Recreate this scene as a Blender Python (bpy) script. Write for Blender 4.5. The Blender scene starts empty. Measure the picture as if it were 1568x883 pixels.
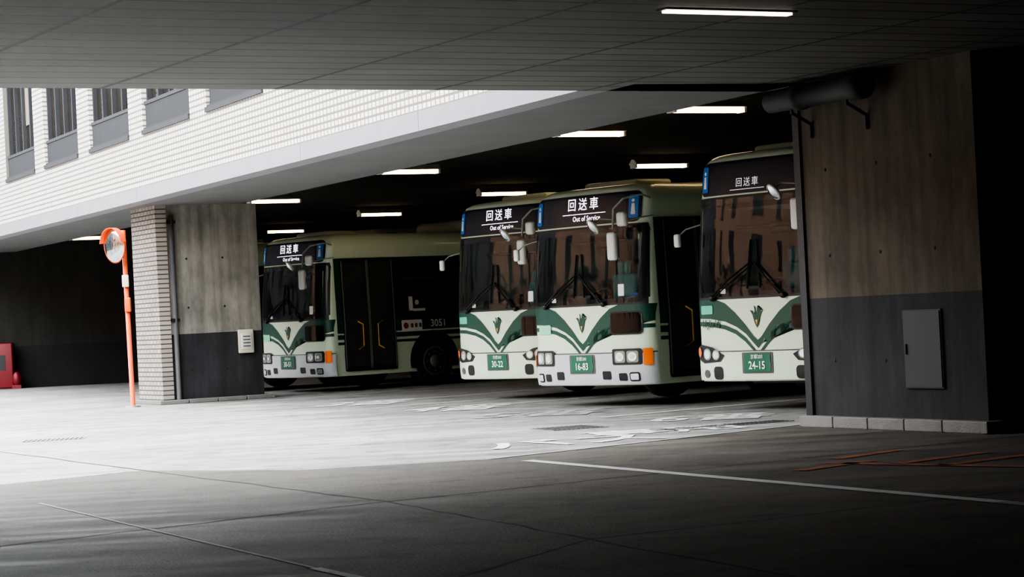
import bpy, bmesh, math, random
from mathutils import Vector, Matrix
random.seed(4)
scene = bpy.context.scene

# ------------------------------------------------------------------ materials
def nt(m):
    m.use_nodes = True
    return m.node_tree, m.node_tree.nodes, m.node_tree.links

def mat(name, col, rough=0.5, metal=0.0, emis=0.0, var=0.12, nscale=3.0, coat=0.0, ior=1.5, bump=0.0):
    m = bpy.data.materials.new(name)
    t, N, L = nt(m)
    b = N['Principled BSDF']
    b.inputs['Roughness'].default_value = rough
    b.inputs['Metallic'].default_value = metal
    b.inputs['IOR'].default_value = ior
    b.inputs['Coat Weight'].default_value = coat
    c = (*col, 1)
    tc = N.new('ShaderNodeTexCoord')
    no = N.new('ShaderNodeTexNoise'); no.inputs['Scale'].default_value = nscale
    no.inputs['Detail'].default_value = 5
    L.new(tc.outputs['Object'], no.inputs['Vector'])
    mx = N.new('ShaderNodeMix'); mx.data_type = 'RGBA'
    mx.inputs[6].default_value = (*[x*(1-var) for x in col], 1)
    mx.inputs[7].default_value = (*[min(1, x*(1+var)) for x in col], 1)
    L.new(no.outputs['Fac'], mx.inputs[0])
    L.new(mx.outputs[2], b.inputs['Base Color'])
    if emis > 0:
        b.inputs['Emission Color'].default_value = c
        b.inputs['Emission Strength'].default_value = emis
    if bump > 0:
        bp = N.new('ShaderNodeBump'); bp.inputs['Strength'].default_value = bump
        bp.inputs['Distance'].default_value = 0.02
        n2 = N.new('ShaderNodeTexNoise'); n2.inputs['Scale'].default_value = nscale*12
        L.new(tc.outputs['Object'], n2.inputs['Vector'])
        L.new(n2.outputs['Fac'], bp.inputs['Height']); L.new(bp.outputs['Normal'], b.inputs['Normal'])
    return m

def clearglass(name, tint, ior):
    m = bpy.data.materials.new(name)
    t, N, L = nt(m)
    out = N['Material Output']; N.remove(N['Principled BSDF'])
    tr = N.new('ShaderNodeBsdfTransparent'); tr.inputs[0].default_value = (*tint, 1)
    gl = N.new('ShaderNodeBsdfGlossy'); gl.inputs['Roughness'].default_value = .015
    fr = N.new('ShaderNodeFresnel'); fr.inputs['IOR'].default_value = ior
    tc = N.new('ShaderNodeTexCoord'); no = N.new('ShaderNodeTexNoise'); no.inputs['Scale'].default_value = 1.4
    no.inputs['Detail'].default_value = 1
    L.new(tc.outputs['Object'], no.inputs['Vector'])
    bp = N.new('ShaderNodeBump'); bp.inputs['Strength'].default_value = .15; bp.inputs['Distance'].default_value = .05
    L.new(no.outputs['Fac'], bp.inputs['Height']); L.new(bp.outputs['Normal'], gl.inputs['Normal'])
    mx = N.new('ShaderNodeMixShader')
    L.new(fr.outputs[0], mx.inputs[0]); L.new(tr.outputs[0], mx.inputs[1]); L.new(gl.outputs[0], mx.inputs[2])
    L.new(mx.outputs[0], out.inputs['Surface'])
    return m

def brickmat(name, c1, c2, mortar, bw, rh, ms, plane='xz', rough=0.4, offset=0.0, stain=0.0):
    m = bpy.data.materials.new(name)
    t, N, L = nt(m); b = N['Principled BSDF']; b.inputs['Roughness'].default_value = rough
    tc = N.new('ShaderNodeTexCoord'); sp = N.new('ShaderNodeSeparateXYZ'); cb = N.new('ShaderNodeCombineXYZ')
    L.new(tc.outputs['Object'], sp.inputs[0])
    L.new(sp.outputs[plane[0].upper()], cb.inputs[0]); L.new(sp.outputs[plane[1].upper()], cb.inputs[1])
    br = N.new('ShaderNodeTexBrick'); br.offset = offset; br.squash = 1
    br.inputs['Scale'].default_value = 1
    br.inputs['Brick Width'].default_value = bw; br.inputs['Row Height'].default_value = rh
    br.inputs['Mortar Size'].default_value = ms; br.inputs['Mortar Smooth'].default_value = 0.1
    br.inputs['Color1'].default_value = (*c1, 1); br.inputs['Color2'].default_value = (*c2, 1)
    br.inputs['Mortar'].default_value = (*mortar, 1)
    L.new(cb.outputs[0], br.inputs['Vector'])
    out = br.outputs['Color']
    if stain > 0:
        no = N.new('ShaderNodeTexNoise'); no.inputs['Scale'].default_value = 0.8; no.inputs['Detail'].default_value = 6
        L.new(tc.outputs['Object'], no.inputs['Vector'])
        rp = N.new('ShaderNodeMapRange'); rp.inputs[1].default_value = .3; rp.inputs[2].default_value = .7
        rp.inputs[3].default_value = 1-stain; rp.inputs[4].default_value = 1
        L.new(no.outputs['Fac'], rp.inputs[0])
        mx = N.new('ShaderNodeMix'); mx.data_type = 'RGBA'; mx.blend_type = 'MULTIPLY'; mx.inputs[0].default_value = 1
        L.new(out, mx.inputs[6]); L.new(rp.outputs[0], mx.inputs[7]); out = mx.outputs[2]
    L.new(out, b.inputs['Base Color'])
    return m

def twotone(name, up, low, zb, rough=0.85):
    m = bpy.data.materials.new(name)
    t, N, L = nt(m); b = N['Principled BSDF']; b.inputs['Roughness'].default_value = rough
    tc = N.new('ShaderNodeTexCoord'); sp = N.new('ShaderNodeSeparateXYZ')
    L.new(tc.outputs['Object'], sp.inputs[0])
    gt = N.new('ShaderNodeMath'); gt.operation = 'GREATER_THAN'; gt.inputs[1].default_value = zb
    L.new(sp.outputs['Z'], gt.inputs[0])
    no = N.new('ShaderNodeTexNoise'); no.inputs['Scale'].default_value = 1.6; no.inputs['Detail'].default_value = 9; no.inputs['Roughness'].default_value = .68
    mp = N.new('ShaderNodeMapping'); mp.inputs['Scale'].default_value = (1.3, 1.3, .6)
    L.new(tc.outputs['Object'], mp.inputs[0]); L.new(mp.outputs[0], no.inputs['Vector'])
    rp = N.new('ShaderNodeMapRange'); rp.inputs[1].default_value = .35; rp.inputs[2].default_value = .65
    rp.inputs[3].default_value = .60; rp.inputs[4].default_value = 1.22
    L.new(no.outputs['Fac'], rp.inputs[0])
    n3 = N.new('ShaderNodeTexNoise'); n3.inputs['Scale'].default_value = 1.0; n3.inputs['Detail'].default_value = 6
    mp3 = N.new('ShaderNodeMapping'); mp3.inputs['Scale'].default_value = (9, 9, .35)
    L.new(tc.outputs['Object'], mp3.inputs[0]); L.new(mp3.outputs[0], n3.inputs['Vector'])
    r3 = N.new('ShaderNodeMapRange'); r3.inputs[1].default_value = .35; r3.inputs[2].default_value = .6
    r3.inputs[3].default_value = .78; r3.inputs[4].default_value = 1.05
    L.new(n3.outputs['Fac'], r3.inputs[0])
    ml = N.new('ShaderNodeMath'); ml.operation = 'MULTIPLY'; L.new(rp.outputs[0], ml.inputs[0]); L.new(r3.outputs[0], ml.inputs[1])
    mx = N.new('ShaderNodeMix'); mx.data_type = 'RGBA'
    mx.inputs[6].default_value = (*low, 1); mx.inputs[7].default_value = (*up, 1)
    L.new(gt.outputs[0], mx.inputs[0])
    m2 = N.new('ShaderNodeMix'); m2.data_type = 'RGBA'; m2.blend_type = 'MULTIPLY'; m2.inputs[0].default_value = 1
    L.new(mx.outputs[2], m2.inputs[6]); L.new(ml.outputs[0], m2.inputs[7])
    L.new(m2.outputs[2], b.inputs['Base Color'])
    bp = N.new('ShaderNodeBump'); bp.inputs['Strength'].default_value = .3; bp.inputs['Distance'].default_value = .02
    L.new(no.outputs['Fac'], bp.inputs['Height']); L.new(bp.outputs['Normal'], b.inputs['Normal'])
    return m

def floormat(name, col, lo, hi, amp=.0):
    m = bpy.data.materials.new(name)
    t, N, L = nt(m); b = N['Principled BSDF']
    tc = N.new('ShaderNodeTexCoord')
    def noise(sc, det, vec=None, rough=.6):
        n = N.new('ShaderNodeTexNoise'); n.inputs['Scale'].default_value = sc; n.inputs['Detail'].default_value = det
        n.inputs['Roughness'].default_value = rough
        L.new(vec or tc.outputs['Object'], n.inputs['Vector']); return n.outputs['Fac']
    mp = N.new('ShaderNodeMapping'); mp.inputs['Rotation'].default_value = (0, 0, math.radians(-29)); mp.inputs['Scale'].default_value = (.35, 2.4, 1)
    L.new(tc.outputs['Object'], mp.inputs[0])
    a = noise(.35, 7); bb = noise(1.1, 6, mp.outputs[0]); c = noise(40, 3); d = noise(2.2, 8, None, .7)
    def mr(x, lo, hi, a0, a1):
        r = N.new('ShaderNodeMapRange'); r.inputs[1].default_value = lo; r.inputs[2].default_value = hi
        r.inputs[3].default_value = a0; r.inputs[4].default_value = a1; L.new(x, r.inputs[0]); return r.outputs[0]
    def mul(x, y):
        r = N.new('ShaderNodeMath'); r.operation = 'MULTIPLY'; L.new(x, r.inputs[0]); L.new(y, r.inputs[1]); return r.outputs[0]
    f = mul(mul(mr(a, .3, .7, .68-amp, 1.18+amp), mr(bb, .3, .7, .58-amp, 1.22+amp)), mr(c, .3, .7, .75, 1.15))
    f = mul(f, mr(d, .32, .5, .52, 1.08))
    mx = N.new('ShaderNodeMix'); mx.data_type = 'RGBA'; mx.blend_type = 'MULTIPLY'; mx.inputs[0].default_value = 1
    mx.inputs[6].default_value = (*col, 1); L.new(f, mx.inputs[7])
    L.new(mx.outputs[2], b.inputs['Base Color'])
    L.new(mr(bb, .3, .7, lo, hi), b.inputs['Roughness'])
    bp = N.new('ShaderNodeBump'); bp.inputs['Strength'].default_value = .4; bp.inputs['Distance'].default_value = .012
    L.new(c, bp.inputs['Height']); L.new(bp.outputs['Normal'], b.inputs['Normal'])
    return m

M = {}
M['pale'] = mat('pale_green_paint', (.62, .72, .56), .28, coat=.4, var=.04)
M['paleroof'] = mat('roof_pale_paint', (.60, .67, .52), .4, var=.06)
M['green'] = mat('dark_green_paint', (.007, .062, .040), .35, coat=.0, var=.05)
M['silver'] = mat('bumper_grey', (.50, .52, .54), .35, var=.05)
M['windshield'] = clearglass('windshield_glass', (.84, .88, .87), 1.52)
M['glass'] = mat('dark_glass', (.006, .007, .008), .03, var=.1, ior=1.45)
M['sideglass'] = mat('side_glass', (.022, .027, .028), .10, var=.5, nscale=1.5, ior=1.5)
M['doorglass'] = mat('door_glass', (.045, .052, .052), .12, var=.6, nscale=2.5, ior=1.5)
M['black'] = mat('black_trim', (.012, .012, .013), .45)
M['inside'] = mat('cabin_lining', (.55, .55, .53), .8)
M['seat'] = mat('seat_fabric', (.08, .32, .35), .9, nscale=12)
M['rubber'] = mat('tyre_rubber', (.02, .02, .02), .85)
M['rim'] = mat('wheel_rim', (.20, .20, .20), .45, metal=.4)
M['grey'] = mat('frame_grey', (.09, .09, .09), .5)
M['white'] = mat('white_plastic', (.72, .72, .70), .35, var=.03)
M['mirrorback'] = mat('mirror_housing', (.66, .68, .64), .4, var=.05)
M['armgrey'] = mat('mirror_arm', (.25, .28, .24), .4, var=.05)
M['lamp'] = mat('headlamp_lens', (.75, .78, .8), .08, metal=.7, var=.1, nscale=20)
M['orange'] = mat('orange_lens', (.8, .16, .015), .25, emis=.12)
M['red'] = mat('red_lens', (.5, .01, .01), .3)
M['blue'] = mat('blue_sticker', (.02, .18, .55), .35, var=.03)
M['led'] = mat('led_text', (.90, .86, 1.0), .5, emis=2.2, var=0)
M['leddim'] = mat('led_text_dim', (.75, .75, .85), .5, emis=.5, var=0)
M['display'] = mat('display_panel', (.016, .014, .024), .3, var=.1)
M['plate'] = mat('plate_green', (.01, .13, .07), .4, var=.03)
M['pltext'] = mat('plate_text', (.85, .88, .85), .4, var=.02)
M['yellow'] = mat('handrail_yellow', (.75, .42, .03), .4)
M['orangepole'] = mat('orange_pole_paint', (.85, .11, .015), .45, var=.1)
M['mirror'] = mat('mirror_surface', (.6, .63, .65), .08, metal=1.0, var=.02)
M['steel'] = mat('galvanised_steel', (.25, .25, .25), .5, metal=.5)
M['tube'] = mat('fluorescent_tube', (1.0, .74, .44), .5, emis=9, var=0)
M['fixture'] = mat('fixture_white', (.70, .64, .52), .4)
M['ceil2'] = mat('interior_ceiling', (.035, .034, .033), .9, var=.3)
M['soffit'] = mat('soffit_plaster', (.15, .15, .148), .8, var=.2, nscale=1.2)
M['fascia'] = mat('fascia_grey', (.26, .245, .27), .6, var=.1, nscale=2)
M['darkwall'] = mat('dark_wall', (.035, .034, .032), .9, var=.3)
M['winframe'] = mat('window_frame', (.05, .05, .055), .75, ior=1.3)
M['spandrel'] = mat('window_panel', (.045, .046, .050), .85, var=.08, ior=1.25)
M['blind'] = mat('blind_beige', (.20, .165, .12), .7, var=.15, nscale=6)
M['winglass'] = mat('window_glass', (.03, .027, .023), .10, ior=1.3, var=.5, nscale=.9)
M['curb'] = mat('curb_stone', (.20, .195, .18), .8, var=.2, nscale=6, bump=.4)
M['paint'] = mat('road_paint_worn', (.62, .62, .60), .7, var=.35, nscale=9)
M['paintdim'] = mat('road_paint_faded', (.38, .38, .36), .75, var=.35, nscale=7)
M['opaint'] = mat('orange_road_paint', (.26, .085, .03), .75, var=.5, nscale=8)
M['joint'] = mat('joint_dark', (.025, .025, .025), .9)
M['redbox'] = mat('hydrant_red', (.16, .006, .012), .5)
M['tile'] = brickmat('white_wall_tile', (.74, .71, .67), (.67, .64, .60), (.20, .18, .16), .145, .095, .017, 'xz', .35)
M['tilecol'] = brickmat('column_tile', (.40, .35, .31), (.30, .26, .23), (.08, .075, .07), .20, .085, .012, 'xz', .4, offset=.5)
M['nearceil'] = brickmat('ceiling_panels', (.18, .17, .158), (.145, .138, .128), (.008, .008, .008), 1.75, .42, .026, 'xy', .6, stain=.35)
M['brownb'] = brickmat('brown_facade', (.42, .23, .15), (.35, .19, .12), (.2, .14, .10), .6, .3, .02, 'yz', .7)
M['greyb'] = mat('dark_grey_facade', (.07, .07, .075), .7)
M['leaf'] = mat('palm_leaf', (.015, .022, .010), .7)
M['bark'] = mat('palm_bark', (.03, .025, .02), .9)
M['pillar'] = twotone('pillar_concrete', (.30, .28, .245), (.040, .040, .043), 1.27)
M['pillarR'] = twotone('pillar_concrete_brown', (.105, .086, .064), (.032, .032, .034), 1.36)
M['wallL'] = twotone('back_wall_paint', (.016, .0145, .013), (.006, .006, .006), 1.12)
M['floor'] = floormat('worn_concrete_floor', (.31, .305, .29), .5, .8)
M['floor2'] = floormat('shade_tinted_asphalt_floor', (.105, .091, .074), .60, .9, .12)  # brown slab past the joint; shade under the ceiling also put into its colour
M['label1'] = mat('green_label', (.1, .5, .35), .4); M['label2'] = mat('pale_green_label', (.25, .6, .4), .4)

# ------------------------------------------------------------------ mesh builder
class Bld:
    def __init__(s): s.v=[]; s.f=[]; s.m=[]; s.mats=[]; s.sm=[]
    def add(s, vs, fs, m, smooth=False, X=None):
        m = M[m] if isinstance(m, str) else m
        if m not in s.mats: s.mats.append(m)
        k = s.mats.index(m); o = len(s.v)
        s.v += [tuple(X @ Vector(p)) if X else tuple(p) for p in vs]
        for f in fs:
            s.f.append([i+o for i in f]); s.m.append(k); s.sm.append(smooth)
    def box(s, x0,x1,y0,y1,z0,z1, m, X=None):
        v = [(x0,y0,z0),(x1,y0,z0),(x1,y1,z0),(x0,y1,z0),(x0,y0,z1),(x1,y0,z1),(x1,y1,z1),(x0,y1,z1)]
        s.add(v, [(0,3,2,1),(4,5,6,7),(0,1,5,4),(1,2,6,5),(2,3,7,6),(3,0,4,7)], m, False, X)
    def rbox(s, c, sz, r, m, X=None):
        bm = bmesh.new(); bmesh.ops.create_cube(bm, size=1)
        for v in bm.verts: v.co = Vector((v.co.x*sz[0]+c[0], v.co.y*sz[1]+c[1], v.co.z*sz[2]+c[2]))
        bmesh.ops.bevel(bm, geom=bm.edges[:], offset=r, segments=3, affect='EDGES', profile=.5)
        bm.verts.index_update()
        s.add([v.co.copy() for v in bm.verts], [[v.index for v in f.verts] for f in bm.faces], m, True, X); bm.free()
    def lathe(s, c, ax, prof, m, n=28, smooth=True):
        ax = Vector(ax).normalized(); u = ax.orthogonal().normalized(); w = ax.cross(u); c = Vector(c)
        vs=[]; fs=[]
        for (h, r) in prof:
            for i in range(n):
                a = 2*math.pi*i/n; vs.append(c+ax*h+(u*math.cos(a)+w*math.sin(a))*r)
        for j in range(len(prof)-1):
            for i in range(n):
                fs.append((j*n+i, j*n+(i+1)%n, (j+1)*n+(i+1)%n, (j+1)*n+i))
        fs.append(tuple(range(n))); fs.append(tuple(range((len(prof)-1)*n, len(prof)*n)))
        s.add(vs, fs, m, smooth)
    def cyl(s, p0, p1, r, m, n=14):
        p0=Vector(p0); p1=Vector(p1)
        s.lathe(p0, p1-p0, [(0,r),((p1-p0).length,r)], m, n, True)
    def tube(s, pts, r, m, n=8):
        for a,b in zip(pts[:-1], pts[1:]): s.cyl(a,b,r,m,n)
        for p in pts[1:-1]: s.ell(p,(r,r,r),m,8,6)
    def ring(s, c, ax, R, r, m, n=24):
        ax=Vector(ax).normalized(); u=ax.orthogonal().normalized(); w=ax.cross(u); c=Vector(c)
        pts=[c+(u*math.cos(2*math.pi*i/n)+w*math.sin(2*math.pi*i/n))*R for i in range(n+1)]
        for a,b in zip(pts[:-1],pts[1:]): s.cyl(a,b,r,m,6)
    def ell(s, c, r, m, nu=16, nv=10, X=None):
        vs=[]; fs=[]
        for j in range(nv+1):
            th = math.pi*j/nv
            for i in range(nu):
                a=2*math.pi*i/nu; vs.append((c[0]+r[0]*math.sin(th)*math.cos(a), c[1]+r[1]*math.sin(th)*math.sin(a), c[2]+r[2]*math.cos(th)))
        for j in range(nv):
            for i in range(nu): fs.append((j*nu+i,j*nu+(i+1)%nu,(j+1)*nu+(i+1)%nu,(j+1)*nu+i))
        s.add(vs, fs, m, True, X)
    def prism(s, poly, z0, z1, m):
        n=len(poly); v=[(x,y,z0) for x,y in poly]+[(x,y,z1) for x,y in poly]
        fs=[tuple(range(n-1,-1,-1)), tuple(range(n,2*n))]+[(i,(i+1)%n,n+(i+1)%n,n+i) for i in range(n)]
        s.add(v, fs, m)
    def obj(s, name, parent=None, mw=None, bevel=0):
        me = bpy.data.meshes.new(name); me.from_pydata(s.v, [], s.f)
        for mt in s.mats: me.materials.append(mt)
        me.polygons.foreach_set('material_index', s.m); me.polygons.foreach_set('use_smooth', s.sm); me.update()
        o = bpy.data.objects.new(name, me); scene.collection.objects.link(o)
        if parent: o.parent = parent
        if mw is not None: o.matrix_world = mw
        if bevel:
            md = o.modifiers.new('bevel','BEVEL'); md.width=bevel; md.segments=2; md.limit_method='ANGLE'
        return o

def empty(name, mw=None):
    o = bpy.data.objects.new(name, None); scene.collection.objects.link(o)
    if mw is not None: o.matrix_world = mw
    return o

def frame(origin, ang):
    return Matrix.Translation(Vector(origin)) @ Matrix.Rotation(ang, 4, 'Z')

def text2d(body, size, bold=0.0, sx=1.0, sp=1.0):
    cu = bpy.data.curves.new('t','FONT'); cu.body = body; cu.size = size; cu.align_x='CENTER'; cu.align_y='CENTER'
    cu.offset = bold; cu.resolution_u = 3; cu.space_character = sp
    o = bpy.data.objects.new('t', cu); scene.collection.objects.link(o)
    bpy.context.view_layer.update()
    dg = bpy.context.evaluated_depsgraph_get()
    me = bpy.data.meshes.new_from_object(o.evaluated_get(dg))
    vs = [(v.co.x*sx, v.co.y) for v in me.vertices]; fs = [list(p.vertices) for p in me.polygons]
    bpy.data.objects.remove(o); bpy.data.meshes.remove(me); bpy.data.curves.remove(cu)
    return vs, fs

def rr(x0,x1,z0,z1,r=.03,n=4):
    p=[]
    for cx,cz,a0 in ((x1-r,z1-r,0),(x0+r,z1-r,90),(x0+r,z0+r,180),(x1-r,z0+r,270)):
        for i in range(n+1):
            a=math.radians(a0+90*i/n); p.append((cx+r*math.cos(a), cz+r*math.sin(a)))
    return p
def circ(cx,cz,rx,rz=None,n=20):
    rz=rz or rx
    return [(cx+rx*math.cos(2*math.pi*i/n), cz+rz*math.sin(2*math.pi*i/n)) for i in range(n)]

def cutpoly(poly, xs, zs):
    bm=bmesh.new(); bm.faces.new([bm.verts.new((x,z,0)) for x,z in poly])
    bmesh.ops.triangulate(bm, faces=bm.faces[:])
    x0=min(p[0] for p in poly); x1=max(p[0] for p in poly); z0=min(p[1] for p in poly); z1=max(p[1] for p in poly)
    for c in xs:
        if x0<c<x1: bmesh.ops.bisect_plane(bm, geom=bm.verts[:]+bm.edges[:]+bm.faces[:], plane_co=(c,0,0), plane_no=(1,0,0))
    for c in zs:
        if z0<c<z1: bmesh.ops.bisect_plane(bm, geom=bm.verts[:]+bm.edges[:]+bm.faces[:], plane_co=(0,c,0), plane_no=(0,1,0))
    bm.verts.index_update()
    r=[(v.co.x,v.co.y) for v in bm.verts],[[v.index for v in f.verts] for f in bm.faces]
    bm.free(); return r

# ------------------------------------------------------------------ bus
HW, BF, P = 1.22, .30, 2.6
def make_bus(corner, ang, plate, style='A', L=10.4, H=3.05, hybrid=False, number='', sk=.30):
    R = Matrix.Rotation(ang, 4, 'Z')
    off = R @ Vector((HW, BF, 0))
    root = empty('city_bus', Matrix.Translation(Vector((corner[0]-off.x, corner[1]-off.y, 0))) @ R)
    zt = H-.30
    zw0,zw1=1.43,H-.58
    def w(z):
        if z<1.2: return HW
        if z<zt: return HW-.05*(z-1.2)/(zt-1.2)
        k=min(1,(z-zt)/.30); return HW-.05-.22*(1-math.sqrt(max(0,1-k*k)))
    def lean(z):
        y=0
        if z>1.4: y+=.13*((min(z,H)-1.4)/1.6)**1.5
        if z>H-.15:
            k=min(1,(z-(H-.15))/.15); y+=.2*(1-math.sqrt(max(0,1-k*k)))
        if z<.5: y+=.10*((.5-z)/.2)**2*.3
        return y
    def F(x,z):
        t=min(1,abs(x)/w(z)); return BF*(1-(1-t**P)**(1/P))+lean(z)
    def fp(x,z,o):
        e=.004
        xm=min(max(x,-w(z)+e*1.5),w(z)-e*1.5)
        gx=(F(xm+e,z)-F(xm-e,z))/(2*e); gz=(F(xm,z+e)-F(xm,z-e))/(2*e)
        n=Vector((gx,-1,gz)).normalized()
        return Vector((x,F(x,z),z))+n*o
    phis=[math.pi/2*(-1+2*i/56) for i in range(57)]
    ts=[math.copysign(abs(math.sin(p))**(2/P),p) for p in phis]
    XC=[t*HW for t in ts[1:-1]]
    za,zb=zw0+.05,zw1-.05
    zs=[sk]+[q for q in (.34,.38,.42,.46,.5) if q>sk+.01]+[.7,.9,1.1,1.25,1.4]+[za+(zb-za)*i/8 for i in range(0,9)]+[zt]
    zs=sorted(set(zs))
    zs+=[zt+.30*math.sin(math.pi/2*i/9) for i in range(1,10)]
    ZC=[z for z in zs if z>sk]
    body=Bld()
    vs=[];fs=[];nt_=len(ts)
    for z in zs:
        for p,t in zip(phis,ts):
            vs.append((t*w(z), BF*(1-abs(math.cos(p))**(2/P))+lean(z), z))
    for j in range(len(zs)-1):
        for i in range(nt_-1):
            if zs[j]>=za-1e-4 and zs[j+1]<=zb+1e-4 and abs(ts[i])<.9 and abs(ts[i+1])<.9: continue
            a=j*nt_+i; fs.append((a,a+1,a+nt_+1,a+nt_))
    body.add(vs,fs,'pale',True)
    for sgn in (-1,1):
        vs=[];fs=[]
        for z in zs:
            vs.append((sgn*w(z),BF+lean(z),z)); vs.append((sgn*w(z),L,z))
        for j in range(len(zs)-1): fs.append((2*j,2*j+1,2*j+3,2*j+2))
        body.add(vs,fs,'pale',True)
    z=zs[-1]
    vs=[];fs=[]
    for p,t in zip(phis,ts):
        vs.append((t*w(z), BF*(1-abs(math.cos(p))**(2/P))+lean(z), z)); vs.append((t*w(z), L, z))
    for i in range(nt_-1): fs.append((2*i,2*i+1,2*i+3,2*i+2))
    body.add(vs,fs,'paleroof')
    n=len(zs)
    body.add([(-w(z),L,z) for z in zs]+[(w(z),L,z) for z in zs],[(j,j+1,n+j+1,n+j) for j in range(n-1)],'pale')
    zu=sk+.01
    body.add([(-HW,BF,zu),(HW,BF,zu),(HW,L,zu),(-HW,L,zu),(-.8,.06,zu),(.8,.06,zu)],[(0,1,2,3),(0,4,5,1)],'black')
    def front(b, poly, m, o=.006):
        v,f=cutpoly(poly,XC,ZC); b.add([fp(x,z,o) for x,z in v],f,m,True)
    def both(b, poly, m, o=.006):
        front(b,poly,m,o); front(b,[(-x,z) for x,z in poly],m,o)
    def side(b, poly, m, o=.006, sg=1):
        v,f=cutpoly(poly,[],[z for z in ZC if z>1.1]); b.add([(sg*(w(z)+o),y,z) for y,z in v],f,m,False)
    def ftext(b, s, size, cx, cz, m, o, bold=0, sx=1, sp=1):
        v,f=text2d(s,size,bold,sx,sp); b.add([fp(cx+x,cz+z,o) for x,z in v],f,m)
    def stext(b, s, size, cy, cz, m, o):
        v,f=text2d(s,size,.003); b.add([(w(cz+z)+o,cy+y,cz+z) for y,z in v],f,m)
    # ---- cabin interior
    ci=Bld()
    ci.add([(-1.12,.36,.9),(1.12,.36,.9),(1.12,L-.4,.9),(-1.12,L-.4,.9),(-1.10,.5,2.55),(1.10,.5,2.55),(1.10,L-.4,2.55),(-1.10,L-.4,2.55)],
           [(0,1,2,3),(4,5,6,7),(0,3,7,4),(1,2,6,5),(2,3,7,6)],'inside')
    ci.rbox((0,.52,1.38),(2.0,.34,.22),.06,'black'); ci.box(-1.0,1.0,.40,.62,.9,1.32,'black')
    ci.rbox((-.60,.60,1.50),(.62,.3,.16),.05,'black')
    ci.ring((-.60,.86,1.52),(0,-.55,.83),.22,.018,'grey'); ci.tube([(-.6,.86,1.52),(-.6,.70,1.3)],.03,'grey')
    ci.rbox((-.60,1.45,1.45),(.50,.16,.80),.06,'seat'); ci.rbox((-.60,1.43,1.94),(.28,.12,.2),.05,'seat'); ci.rbox((-.6,1.25,1.12),(.5,.5,.14),.05,'seat')
    ci.rbox((.10,1.05,1.20),(.26,.36,.62),.03,'armgrey'); ci.box(-.02,.22,.98,1.12,1.50,1.56,'blue')
    ci.rbox((-.25,1.7,1.5),(.9,.04,1.2),.015,'armgrey')
    for xx,yy in ((.28,1.3),(-.15,1.65),(.45,2.2),(-.45,2.6),(.45,3.4),(-.45,4.0),(.45,4.8)): ci.tube([(xx,yy,.9),(xx,yy,2.5)],.017,'yellow')
    for k in range(6):
        for sg in (-1,1): ci.rbox((sg*.75,3.0+k*.95,1.55),(.62,.12,.72),.05,'seat')
    ci.tube([(-.7,.45,2.3),(.5,.45,2.3)],.02,'grey'); ci.rbox((0,.5,2.28),(.34,.05,.15),.03,'black')
    # ---- glazing
    g=Bld()
    for poly in ([(-1.17,zw0-.03),(1.17,zw0-.03),(1.17,zw0+.06),(-1.17,zw0+.06)],[(-1.17,zw1-.07),(1.17,zw1-.07),(1.15,zw1+.03),(-1.15,zw1+.03)]):
        front(g, poly,'black',.005)
    both(g,[(1.06,zw0+.06),(1.185,zw0+.06),(1.165,zw1-.07),(1.06,zw1-.07)],'black',.005)
    both(g,[(1.06,zw0+.06),(1.0,zw0+.06),(1.06,zw0+.12)],'black',.005); both(g,[(1.06,zw1-.07),(1.0,zw1-.07),(1.06,zw1-.13)],'black',.005)
    front(g, rr(-1.145,1.145,zw0,zw1,.09), 'windshield', .012)
    zh0,zh1=H-.53,H-.11
    front(g, rr(-1.08,1.08,zh0,zh1,.10), 'display', .008)
    front(g, rr(-.86,.86,zh0+.03,zh1-.03,.03), 'display', .013)
    both(g, rr(.90,1.04,zh0+.05,zh1-.05,.02), 'blue', .016)
    for sg in (-1,1):
        front(g, circ(sg*.965,zh0+.29,.022), 'white', .02)
        front(g, [(sg*.965-.02,zh0+.25),(sg*.965+.02,zh0+.25),(sg*.965+.035,zh0+.1),(sg*.965-.03,zh0+.1)], 'white', .02)
    if hybrid:
        ftext(g,'回送車',.12,-.15,zh0+.13,'leddim',.02,0.0,1.0,1.3)
        front(g, rr(-.45,.15,zh0+.045,zh0+.053,.003),'leddim',.02)
    else:
        ftext(g,'回送車',.185,.04,zh0+.285,'led',.02,0.0,1.0,1.45)
        ftext(g,'Out of Service',.10,.12,zh0+.095,'led',.02,0,.9,1.05)
        front(g, rr(-.38,.50,zh0+.158,zh0+.166,.003),'led',.02)
    front(g, rr(.56,1.10,.99,1.31,.06), 'black', .012)
    front(g, rr(.585,1.075,1.01,1.29,.05), 'glass', .016)
    for sg in (-1,1):
        side(g, [(.46,1.40),(L-.5,1.40),(L-.5,zt-.22),(.46,zt-.22)],'black',.010,sg)
        y=1.9 if sg>0 else .6
        while y<L-1.2:
            side(g, rr(y,y+1.28,1.45,zt-.27,.06),'sideglass',.016,sg)
            side(g, [(y,zt-.62),(y+1.28,zt-.62),(y+1.28,zt-.60),(y,zt-.60)],'grey',.019,sg); y+=1.36
    side(g, rr(.47,1.72,.38,zt-.18,.04),'black',.014,1)
    side(g, rr(.53,1.06,.48,zt-.26,.04),'doorglass',.02,1)
    side(g, rr(1.13,1.66,.48,zt-.26,.04),'doorglass',.02,1)
    for yy in (1.08,1.11,.50,1.69):
        side(g, rr(yy-.010,yy+.010,.42,zt-.22,.004),'armgrey',.022,1)
    for yy in (.80,1.40):
        s=.12 if yy<1 else -.12
        g.tube([(HW+.03,yy,.80),(HW+.03,yy+s,.86),(HW+.03,yy+s,1.28),(HW+.03,yy,1.34)],.011,'yellow')
    # ---- livery
    lv=Bld()
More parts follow.
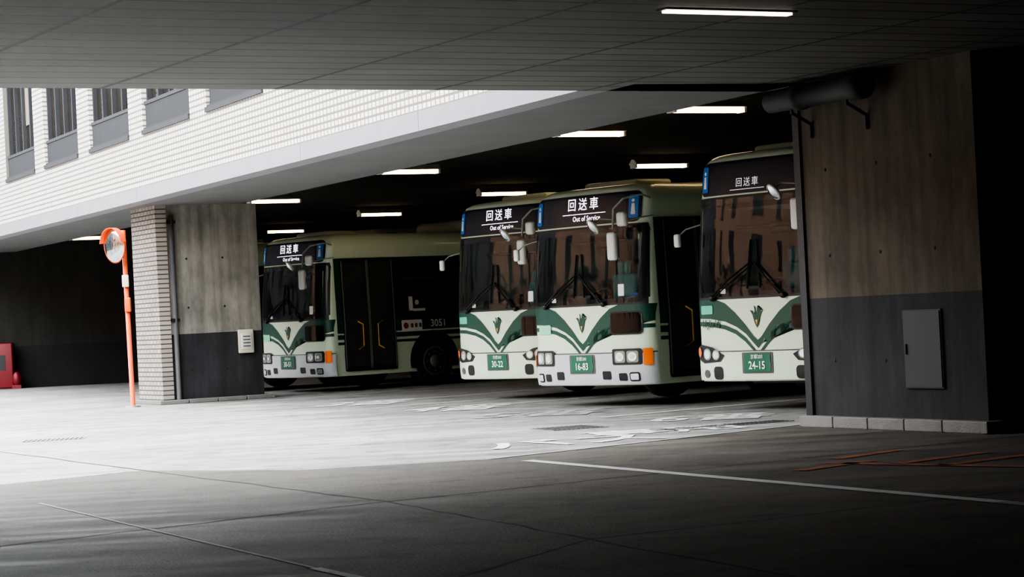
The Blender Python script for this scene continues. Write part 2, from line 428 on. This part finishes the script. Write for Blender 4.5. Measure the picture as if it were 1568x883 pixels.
    wing=[(-1.215,1.40),(-.72,1.40),(-.56,1.35),(-.38,1.23),(-.20,1.07),(-.07,.93),(0,.88),(0,.78),(-.07,.84),(-.20,.96),(-.36,1.05),(-.56,1.12),(-.85,1.16),(-1.215,1.17)]
    both(lv, wing,'green',.006)
    arc=[(-1.215,1.13),(-.85,1.12),(-.56,1.075),(-.36,1.01),(-.20,.91),(-.07,.785),(0,.72),(0,.67),(-.09,.755),(-.22,.865),(-.38,.96),(-.58,1.025),(-.86,1.065),(-1.215,1.075)]
    both(lv, arc,'green',.006)
    both(lv,[(0,1.03),(-.035,1.09),(-.07,1.20),(-.11,1.25),(-.065,1.245),(-.042,1.18),(-.028,1.25),(-.04,1.31),(-.016,1.29),(0,1.18)],'green',.011)
    front(lv, [(-.018,1.13),(.018,1.13),(0,1.07)],'yellow',.014)
    for sg in (-1,1):
        side(lv,[(BF+.03,1.0),(L-.02,1.0),(L-.02,zt-.18),(BF+.03,zt-.18)],'green',.005,sg)
        side(lv,[(BF+.03,.90),(L-.02,.90),(L-.02,.95),(BF+.03,.95)],'green',.005,sg)
        side(lv,[(BF+.03,1.09),(L-.02,1.09),(L-.02,1.12),(BF+.03,1.12)],'pale',.008,sg)
    side(lv, rr(1.85,2.35,1.10,1.32,.02),'white',.024,1)
    side(lv, circ(1.95,1.21,.06),'red',.03,1)
    for yy in (2.1,2.2,2.3): side(lv, rr(yy-.03,yy+.03,1.17,1.25,.01),'grey',.03,1)
    side(lv, rr(2.45,3.05,1.13,1.33,.02),'black',.024,1)
    if number: stext(lv,number,.2,2.75,1.23,'white',.032)
    side(lv, rr(2.05,2.15,1.5,1.78,.01),'white',.03,1); side(lv, rr(2.15,2.45,1.49,1.54,.01),'white',.03,1)
    side(lv, circ(2.25,1.66,.05),'white',.03,1)
    if style=='B': front(lv, rr(-1.07,-.80,1.22,1.33,.02),'label1',.012)
    else: front(lv, rr(-1.0,-.68,1.03,1.16,.02),'label2',.014)
    front(lv, rr(.74,.84,1.52,1.68,.01),'white',.016)
    front(lv, rr(-.62,-.52,1.47,1.53,.01),'white',.016)
    if hybrid:
        ftext(lv,'Hybrid',.13,-.84,1.095,'green',.02,.004)
    # ---- bumper + lamps
    bp=Bld(); bm_='silver' if style=='A' else 'pale'
    front(bp, [(-1.217,sk+.02),(1.217,sk+.02),(1.217,.74),(-1.217,.74)], bm_, .028)
    front(bp, [(-1.217,.74),(1.217,.74),(1.217,.755),(-1.217,.755)], 'grey', .015)
    front(bp, rr(-.26,.26,.47,.73,.015),'grey',.036)
    front(bp, rr(-.225,.225,.49,.715,.015),'plate',.042)
    ftext(bp,plate,.135,0,.565,'pltext',.048,.002,.9)
    ftext(bp,'京都200',.06,0,.672,'pltext',.048,0,1)
    if style=='A':
        for sg in (-1,1):
            def q(x0,x1,z0,z1,m,o,r=.015):
                a,b_=(x0,x1) if sg>0 else (-x1,-x0); front(bp, rr(a,b_,z0,z1,r),m,o)
            q(.60,1.08,.58,.80,'black',.034,.03)
            for c0 in (.735,.94):
                q(c0-.09,c0+.09,.61,.77,'armgrey',.038,.03); front(bp,circ(sg*c0,.69,.068,.062),'lamp',.043); front(bp,circ(sg*c0,.69,.03,.03),'white',.046)
            q(1.095,1.19,.57,.80,'orange',.040)
            q(.70,.84,.37,.47,'black',.034,.02); q(.88,1.04,.36,.48,'black',.034,.03); q(.90,1.02,.38,.46,'lamp',.042)
            q(.40,.56,.39,.50,'black',.034,.02)
    else:
        for sg in (-1,1):
            def e(cx,cz,rx,rz,m,o): front(bp,circ(sg*cx,cz,rx,rz),m,o)
            a0=[(.58,.70),(.66,.62),(1.0,.60),(1.17,.66),(1.18,.80),(1.05,.84),(.80,.80)]
            front(bp,[(sg*x,z) for x,z in a0],'black',.034)
            e(.74,.705,.075,.065,'armgrey',.040); e(.74,.705,.055,.048,'lamp',.044)
            e(.92,.715,.085,.075,'armgrey',.040); e(.92,.715,.062,.056,'lamp',.044)
            e(1.10,.74,.05,.06,'orange',.044)
            front(bp, rr(min(sg*.62,sg*.80),max(sg*.62,sg*.80),.40,.56,.05),'black',.034)
            e(.95,.47,.06,.05,'grey',.036)
    # wipers
    wp=Bld()
    for x0,x1 in ((-.80,-.04),(.44,.02)):
        wp.tube([fp(x0,1.42,.04),fp((x0+x1)/2,1.64,.06),fp(x1,1.84,.05)],.012,'black')
        wp.tube([fp(x0+.06,1.42,.04),fp((x0+x1)/2+.04,1.60,.06),fp(x1,1.80,.05)],.008,'black')
        wp.tube([fp(x1*1.0-.02*(1 if x0<0 else -1),2.12,.03),fp(x1+.08*(1 if x0>0 else -1),1.52,.03)],.013,'black')
        wp.ell(fp(x0+.03,1.42,.03),(.05,.04,.04),'black')
    # mirrors
    mr=Bld()
    mr.tube([(1.14,.34,H-.22),(1.19,.12,H-.17),(1.12,-.14,H-.22),(1.05,-.27,H-.36),(1.04,-.29,H-.62)],.014,'armgrey')
    mr.tube([(1.17,.36,H-.46),(1.17,.12,H-.48),(1.05,-.27,H-.55)],.011,'armgrey')
    mr.rbox((1.04,-.31,H-.86),(.17,.09,.38),.04,'mirrorback')
    mr.rbox((1.04,-.26,H-.86),(.14,.02,.34),.008,'mirror')
    mr.tube([(1.04,-.29,H-.5),(.86,-.36,H-.48),(.80,-.38,H-.52)],.010,'armgrey')
    mr.lathe((.78,-.37,H-.56),(-.25,-.6,-.45),[(0,.03),(.01,.10),(.04,.115),(.055,.11)],'mirrorback',24); mr.lathe((.78,-.37,H-.56),(-.25,-.6,-.45),[(.05,.10),(.075,.07),(.085,.01)],'mirror',24)
    mr.rbox((1.14,-.20,H-.50),(.18,.10,.20),.045,'mirrorback')
    mr.tube([(-1.19,.32,2.38),(-1.32,.14,2.32),(-1.37,.06,2.24)],.010,'armgrey')
    mr.rbox((-1.39,.05,2.18),(.10,.06,.17),.025,'mirrorback')
    # wheels
    wh=Bld()
    for yc in (2.62, L-2.7):
        for sg in (-1,1):
            side(wh,[p for p in circ(yc,.50,.60,.60,28) if p[1]>sk] ,'black',.022,sg)
            wh.lathe((sg*.93,yc,.485),(sg,0,0),[(0,.46),(.02,.485),(.27,.485),(.31,.45),(.315,.29)],'rubber',32)
            wh.lathe((sg*.93,yc,.485),(sg,0,0),[(.30,.29),(.335,.285),(.30,.24),(.27,.16),(.30,.13),(.345,.10),(.35,.02)],'rim',28)
            for k in range(8):
                a=k*math.pi/4; wh.cyl((sg*1.21,yc+.19*math.cos(a),.485+.19*math.sin(a)),(sg*1.25,yc+.19*math.cos(a),.485+.19*math.sin(a)),.018,'steel',6)
    wh.box(-.9,.9,2.5,2.74,.38,.56,'black'); wh.box(-.9,.9,L-2.82,L-2.58,.38,.56,'black')
    wh.box(-1.0,1.0,.9,L-.3,.30,.36,'black')
    rf=Bld()
    rf.rbox((0,1.0,H+.03),(1.1,.7,.12),.05,'paleroof')
    rf.rbox((0,5.4,H+.11),(1.9,3.0,.30),.12,'paleroof')
    rf.box(-.8,.8,4.2,6.4,H+.2,H+.275,'grey')
    for k in range(5): rf.box(.9,.962,4.2+k*.5,4.5+k*.5,H+.06,H+.16,'black')
    if hybrid: rf.rbox((0,3.0,H+.12),(1.9,2.2,.34),.14,'paleroof')
    re=Bld(); re.box(-1.0,1.0,L-.01,L+.02,1.5,2.5,'sideglass'); re.box(-1.15,-.95,L-.01,L+.03,.6,1.0,'red'); re.box(.95,1.15,L-.01,L+.03,.6,1.0,'red')
    re.box(-1.2,1.2,L-.02,L+.08,.38,.58,'grey')
    for nm,b in (('body',body),('cabin',ci),('glazing',g),('livery',lv),('bumper_and_lamps',bp),('wipers',wp),('mirrors',mr),('wheels',wh),('roof_equipment',rf),('rear',re)):
        o=b.obj(nm); o.parent=root
    return root

A50=math.radians(-50)
make_bus((-3.42,44.0), math.radians(-51), '30-51','A',number='3051')
make_bus((.76,35.16), A50, '30-22','B',H=3.14,sk=.33)
make_bus((1.96,31.0), A50, '16-83','A')
make_bus((4.02,27.5), A50, '24-15','B',H=3.24,hybrid=True,sk=.37)
make_bus((-5.5,46.6), math.radians(-51), '12-40','A')

# ------------------------------------------------------------------ place
C=Vector((.84,23.8,0))
ang_a=math.atan2(.914,-.406); ang_n=math.atan2(-.493,-.871)
FA=frame(C,ang_a)
FN=frame(C,ang_n)

b=Bld(); b.add([(-45,-25,0),(35,-25,0),(35,95,0),(-45,95,0)],[(0,1,2,3)],'floor')
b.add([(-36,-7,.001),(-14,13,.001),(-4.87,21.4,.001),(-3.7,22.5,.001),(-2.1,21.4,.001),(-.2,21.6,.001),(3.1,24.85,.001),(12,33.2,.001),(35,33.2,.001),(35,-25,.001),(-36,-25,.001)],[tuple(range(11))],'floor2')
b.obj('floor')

def local(Mx, p):
    q=Mx.inverted()@Vector((p[0],p[1],0)); return (q.x,q.y)
b=Bld(); poly=[local(FN,p) for p in ((C.x,C.y),(-34,4.08),(-34,-25),(30,-25),(30,40.3))]
b.prism(poly,3.64,4.9,'nearceil'); b.obj('ceiling',mw=FN)
b=Bld(); b.box(0,40,.02,.3,4.9,13,'tile'); b.obj('sky_blocker_near',mw=FN)  # out of view, added above the slab edge to cut low-angle sky light
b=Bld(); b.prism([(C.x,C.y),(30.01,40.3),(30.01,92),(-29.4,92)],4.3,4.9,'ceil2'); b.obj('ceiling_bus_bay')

W0=(33.6-23.8)*1.094; PW=3.57*1.094; WW=2.7*1.094
X1=70
b=Bld()
b.box(-.0,X1,-.25,0,3.88,4.8,'tile')
b.box(0,X1,-.25,0,7.3,13,'tile')
starts=[W0+PW*k for k in range(-2,14)]
prev=0
for s in starts:
    b.box(prev,s,-.25,0,4.8,7.3,'tile'); prev=s+WW
b.box(prev,X1,-.25,0,4.8,7.3,'tile')
b.box(0,X1,-.6,-.3,4.9,10,'darkwall')
b.obj('wall_facade',mw=FA)
for i,s in enumerate(starts[1:12]):
    w_=Bld()
    w_.box(s,s+WW,-.20,-.17,4.8,7.3,'winglass')
    w_.box(s+.05,s+WW-.05,-.17,-.05,4.86,5.30,'spandrel')
    w_.box(s,s+WW,-.17,.03,4.78,4.86,'winframe'); w_.box(s,s+WW,-.17,-.04,5.30,5.36,'winframe'); w_.box(s,s+WW,-.17,-.06,7.2,7.3,'winframe')
    for f in (0,.25,.5,.75,1):
        xx=s+.03+f*(WW-.06); w_.box(xx-.03,xx+.03,-.17,-.09,5.36,7.2,'winframe')
    if i%3!=1:
        w_.box(s+WW*.27,s+WW*.48,-.168,-.155,5.4+.5*(i%2),7.2,'blind')
    o=w_.obj('window_%d'%(i+1)); o.matrix_world=FA
b=Bld()
x=0
while x<X1:
    b.box(x+.006,min(x+4.5,X1)-.006,-.3,.06,3.64,3.88,'fascia'); x+=4.5
b.box(0,X1,-.3,.03,3.65,3.87,'winframe'); b.obj('trim_1',mw=FA)
b=Bld(); b.box(-.6,X1,-2.3,-.3,3.64,4.35,'soffit'); b.obj('trim_2',mw=FA)

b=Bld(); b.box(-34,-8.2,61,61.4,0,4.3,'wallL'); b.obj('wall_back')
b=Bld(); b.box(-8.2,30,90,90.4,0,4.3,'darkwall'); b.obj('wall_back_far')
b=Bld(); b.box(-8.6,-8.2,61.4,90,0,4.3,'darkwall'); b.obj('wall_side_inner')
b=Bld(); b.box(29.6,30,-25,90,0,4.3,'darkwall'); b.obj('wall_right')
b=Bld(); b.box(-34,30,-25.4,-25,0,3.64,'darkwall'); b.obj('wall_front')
b=Bld(); b.box(-7.4,-7,-25,18.9,0,3.64,'darkwall'); b.obj('light_blocker_left')  # unseen wall added to keep courtyard light off the near floor
b=Bld(); b.box(-36,-34,-25,44,0,15,'brownb'); b.box(-36,-34,44,92,0,15,'greyb')
for k in range(26):
    for zz in (1.5,5.2,8.9):
        y=-20+k*4.2; b.box(-34.05,-33.95,y,y+1.1,zz,zz+2.6,'sideglass'); b.box(-34.05,-33.9,y-.08,y+1.18,zz-.1,zz,'winframe')
b.obj('brown_building')
def palm(x,y,h,seed):
    rnd=random.Random(seed); b=Bld()
    b.lathe((x,y,0),(rnd.uniform(-.04,.04),rnd.uniform(-.04,.04),1),[(0,.22),(.3,.17),(h*.5,.13),(h-.3,.13),(h,.18)],'bark',12)
    for k in range(18):
        a=2*math.pi*k/18+rnd.uniform(-.15,.15); el=rnd.uniform(-.2,1.1); Lf=rnd.uniform(1.7,2.4)
        d=Vector((math.cos(a),math.sin(a),0)); sd=Vector((-d.y,d.x,0)); pts=[]
        for i in range(9):
            t=i/8; pts.append(Vector((x,y,h))+d*(Lf*t*math.cos(el*.6))+Vector((0,0,Lf*(math.sin(el)*t-.75*t*t))))
        for p,q in zip(pts[:-1],pts[1:]): b.cyl(p,q,.02,'leaf',5)
        for i,p in enumerate(pts[1:]):
            for s_ in (-1,1):
                for j in range(2):
                    pp=p+(pts[i]-p)*.5*j; tip=pp+sd*s_*.5*(1-.5*i/8)+d*.25+Vector((0,0,-.22)); ww=d*.05
                    b.add([pp-ww,pp+ww,tip],[(0,1,2)],'leaf')
    b.obj('palm_tree')
for i,(x,y,h) in enumerate(((-22,31,3.6),(-23,34.5,4.3),(-21.5,37.5,3.3),(-23,41,4.4),(-22,45,3.8),(-23,50,4.2))): palm(x,y,h,i)

KB=frame((-6.45,41.8,0), math.atan2(.45,.893))
b=Bld()
b.box(.06,1.95,.0,1.36,0,3.64,'pillar',)
for zz in (.6,1.75,2.65):
    for xx in (.55,1.25): b.lathe((xx,.004,zz),(0,-1,0),[(0,.02),(.006,.02)],'joint',12)
b.obj('concrete_pillar',mw=KB)
TK=frame((-6.45,41.8,0), math.atan2(.45,.893)+math.pi/2)
b=Bld(); b.box(-.05,1.40,-.06,.03,0,3.64,'tilecol'); b.box(-.05,.0,-.18,-.06,0,3.64,'tilecol')
b.obj('wall_tile_cladding',mw=TK)
b=Bld(); b.cyl((.27,-.06,.08),(.27,-.06,3.45),.045,'grey'); b.box(.20,.34,-.1,-.001,3.3,3.36,'black'); b.box(.20,.34,-.1,-.001,1.5,1.56,'black')
b.obj('drain_pipe',mw=KB)
b=Bld()
for k in range(4): b.box(-.12+k*.56,-.12+k*.56+.54,-.15,1.45,0,.075,'curb')
b.obj('pillar_curb',mw=KB,bevel=.012)
b=Bld(); b.rbox((1.62,-.032,1.08),(.30,.06,.44),.02,'fixture'); b.rbox((1.62,-.065,1.08),(.2,.03,.3),.01,'white')
for k in range(4): b.box(1.55,1.69,-.084,-.078,.98+k*.06,1.0+k*.06,'grey')
b.obj('notice_box',mw=KB)

RP=frame((3.12,24.4,0), math.atan2(-.894,.447))
b=Bld(); b.box(0.08,3.0,0.0,5.0,0,3.64,'pillarR')
for zz in (.7,1.8,2.7):
    for xx in (.5,1.4,2.3): b.lathe((xx,.004,zz),(0,-1,0),[(0,.02),(.006,.02)],'joint',12)
b.box(1.74,2.36,-.02,-.001,.42,1.20,'black'); b.box(1.755,2.345,-.03,-.01,.435,1.185,mat('hatch_paint',(.038,.038,.041),.6)); b.box(1.78,1.80,-.045,-.03,.76,.86,'black')
b.obj('concrete_pillar',mw=RP)
b=Bld()
for k in range(5): b.box(-.05+k*.62,-.05+k*.62+.61,-.12,-.001,0,.12,'curb')
for k in range(8): b.box(3.001,3.12,k*.62-.12,k*.62+.49,0,.12,'curb')
b.obj('pillar_curb',mw=RP,bevel=.012)
b=Bld(); b.box(-.04,.078,-.03,.25,.12,3.6,'black'); b.cyl((-.1,.1,.12),(-.1,.1,3.5),.05,'grey'); b.obj('corner_guard',mw=RP)
b=Bld(); b.lathe((-.1,-.25,3.47),(1,0,0),[(0,.09),(.02,.12),(.5,.12),(.52,.14),(.62,.14),(.64,.12),(1.5,.12),(1.52,.14),(1.7,.14),(1.75,.10)],mat('duct_grey',(.022,.022,.022),.7),24)
for xx in (.3,1.3): b.tube([(xx,-.25,3.63),(xx,-.25,3.32),(xx,-.02,3.2),(xx,-.02,3.05)],.018,'black')
b.obj('ceiling_duct',mw=RP)

ang_b=math.atan2(.493,.871)
def lamp(x,y,z,zc,rot=ang_b):
    b=Bld()
    b.add([(-.62,-.05,.13),(.62,-.05,.13),(.62,.05,.13),(-.62,.05,.13),(-.62,-.15,.03),(.62,-.15,.03),(.62,.15,.03),(-.62,.15,.03)],
          [(0,1,2,3),(0,4,5,1),(2,6,7,3),(0,3,7,4),(1,5,6,2),(4,7,6,5)],'fixture')
    for yy in (-.06,.06): b.cyl((-.58,yy,-.01),(.58,yy,-.01),.030,'tube',12)
    b.box(-.62,-.58,-.1,.1,-.045,.03,'white'); b.box(.58,.62,-.1,.1,-.045,.03,'white')
    b.cyl((-.4,0,.12),(-.4,0,zc-z-.003),.012,'grey'); b.cyl((.4,0,.12),(.4,0,zc-z-.003),.012,'grey')
    b.obj('fluorescent_light',mw=frame((x,y,z),rot))
for x,y in ((-5.2,50.9),(-1.83,42.9),(-3.37,60),(-6.68,68),(-.12,52.6),(1.33,35.8),(3.02,45),(2.89,32.4)):
    lamp(x,y,4.1,4.3)
lamp(-10.55,58,3.78,4.3)
b=Bld(); b.box(-.62,.62,-.07,.07,-.012,-.001,'grey'); b.box(-.59,.59,-.04,.04,-.03,-.012,mat('recessed_light_panel',(1,.88,.72),.5,emis=5,var=0)); b.obj('fluorescent_light',mw=frame((1.79,17.8,3.64),ang_b))

# traffic mirror
b=Bld(); bx,by=-6.94,41.3
b.cyl((bx,by,0),(bx-.03,by,3.2),.043,'orangepole',16); b.lathe((bx,by,0),(0,0,1),[(0,.14),(.02,.14),(.03,.06)],'steel')
nv=Vector((-.70,-.71,-.06)).normalized(); mc=Vector((bx-.19,by-.13,2.92))
b.lathe(mc-nv*.06,nv,[(0,.10),(.01,.29),(.045,.315),(.05,.315)],'orangepole',36)
b.lathe(mc-nv*.01,nv,[(0,.295),(.02,.27),(.045,.18),(.055,.06),(.056,.01)],'mirror',36)
u=nv.cross(Vector((0,0,1))).normalized(); v2=u.cross(nv)
vs=[];fs=[];n=20
for i in range(n+1):
    a=math.radians(10+160*i/n); d=u*math.cos(a)+v2*math.sin(a)
    for h,r in ((-.05,.325),(.07,.332),(.07,.322),(-.05,.315)): vs.append(mc+nv*h+d*r)
for i in range(n):
    for j in range(4): fs.append((i*4+j,i*4+(j+1)%4,(i+1)*4+(j+1)%4,(i+1)*4+j))
b.add(vs,fs,'orangepole',False)
b.tube([(bx,by,3.05),mc-nv*.06],.025,'steel'); b.tube([(bx,by,2.8),mc-nv*.06],.02,'steel')
b.rbox((bx-.02,by-.06,2.28),(.12,.05,.22),.015,'fixture'); b.rbox((bx,by-.05,1.85),(.11,.08,.26),.02,'orangepole')
b.obj('traffic_mirror')

b=Bld(); b.rbox((-13.75,60.7,.62),(.9,.3,1.2),.04,'redbox'); b.box(-13.9,-13.5,60.54,60.56,.5,.9,'black'); b.ell((-13.2,60.5,.25),(.12,.12,.2),'redbox'); b.box(-14.1,-13.35,60.6,60.85,0,.06,'grey')
b.box(-13.32,-13.08,60.4,60.6,0,.1,'redbox')
b.obj('fire_hydrant_cabinet')

# ------------------------------------------------------------------ floor markings
def strip(b,p,q,wd,m,z):
    p=Vector((*p,z)); q=Vector((*q,z)); d=(q-p).normalized(); nrm=Vector((-d.y,d.x,0))*wd/2
    b.add([p-nrm,q-nrm,q+nrm,p+nrm],[(0,1,2,3)],m)
def wobble(p,q,n,a,rnd):
    p=Vector(p);q=Vector(q);d=(q-p);nn=Vector((-d.y,d.x)).normalized()
    return [p+d*(i/n)+nn*(rnd.uniform(-a,a) if 0<i<n else 0) for i in range(n+1)]
b=Bld(); rnd=random.Random(9)
for pts in (((-14,13),(-4.87,21.4),(-3.7,22.5)),((-3.7,22.5),(-1.02,17.2),(.39,13.65),(2.5,8.3)),((-8,12.5),(-3.47,15.1),(-1.02,17.2),(3.3,20.2),(9,24)),
            ((-3.7,22.5),(-9,33),(-12,40)),((-8,6),(-1.2,10.2),(.39,13.65),(6,17))):
    for p,q in zip(pts[:-1],pts[1:]):
        w_=wobble(p,q,10,.025,rnd)
        for c_,d_ in zip(w_[:-1],w_[1:]): strip(b,c_,d_,rnd.uniform(.018,.035),'joint',.003)
b.obj('floor_joints')
b=Bld()
strip(b,(.06,21.1),(3.07,14.7),.13,'paint',.005); strip(b,(3.07,14.7),(5,10.6),.13,'paintdim',.005)
strip(b,(-.28,21.6),(3.1,24.8),.09,'paintdim',.006)
strip(b,(-3.97,18.8),(-1.18,12.8),.03,'paintdim',.005); strip(b,(-1.18,12.8),(-.4,11.2),.07,'paint',.005)
ax=Vector((.766,.643))
for (x,y) in ((-3.9,41.6),(-1.5,38.4),(.3,34.6),(2.25,29.6),(-1.0,36.2)):
    strip(b,(x-1.6*ax.x,y-1.6*ax.y),(x+9*ax.x,y+9*ax.y),.14,'paint',.005)
b.obj('road_marking')
b=Bld()
def gtext(s,x,y,size,ang,sx,sy,m):
    v,f=text2d(s,size,.02); ca,sa=math.cos(ang),math.sin(ang)
    b.add([(x+p*sx*ca-q*sy*sa, y+p*sx*sa+q*sy*ca, .007) for p,q in v],f,m)
gtext('バス',.55,23.7,1.0,.25,1,1.3,'paint'); gtext('専用',1.6,24.9,.9,.25,1,1.2,'paint')
gtext('3番',-2.5,37.4,1.0,-.2,1,2,'paint'); gtext('4番',-.9,33.6,1.0,-.2,1,2,'paint')
gtext('5番',.3,30.4,1.0,-.2,1.2,1.6,'paintdim'); gtext('6番',2.3,27.2,1.0,-.2,1,1.4,'paint')
b.obj('road_lettering')
b=Bld()
for p,q in (((2.5,18.9),(3.9,17.4)),((2.65,19.3),(3.3,20.0)),((3.0,18.4),(3.9,19.2)),((3.3,18.0),(4.3,18.8)),((2.2,18.2),(2.9,18.9))): strip(b,p,q,.15,'opaint',.006)
b.obj('orange_road_marking')
def grate(x,y,ln,wd,ang):
    b=Bld(); b.box(-ln/2,ln/2,-wd/2,wd/2,.0,.006,'steel')
    n=int(ln/.06)
    for i in range(n): b.box(-ln/2+.02+i*.06,-ln/2+.045+i*.06,-wd/2+.03,wd/2-.03,.006,.009,'joint')
    b.obj('drain_grate',mw=frame((x,y,0),ang))
grate(.58,26.5,.7,.7,.4); grate(2.3,25.4,1.6,.35,.5); grate(-6.1,30,.8,.5,.1)

# ------------------------------------------------------------------ world + camera
wd=bpy.data.worlds.new('overcast_sky'); scene.world=wd; wd.use_nodes=True
N=wd.node_tree.nodes; L=wd.node_tree.links
bg=N['Background']; bg.inputs['Color'].default_value=(.93,.97,1.0,1); bg.inputs['Strength'].default_value=11.0

cam=bpy.data.cameras.new('camera'); co=bpy.data.objects.new('camera',cam); scene.collection.objects.link(co)
cam.sensor_width=36; cam.lens=36*3500/1568; cam.clip_end=300
co.matrix_world=Matrix.Translation((0,0,1.38))@Matrix.Rotation(math.pi/2+.0101,4,'X')@Matrix.Rotation(-.05,4,'Z')
scene.camera=co
try:
    scene.view_settings.look='AgX - High Contrast'
except Exception as e: print(e)
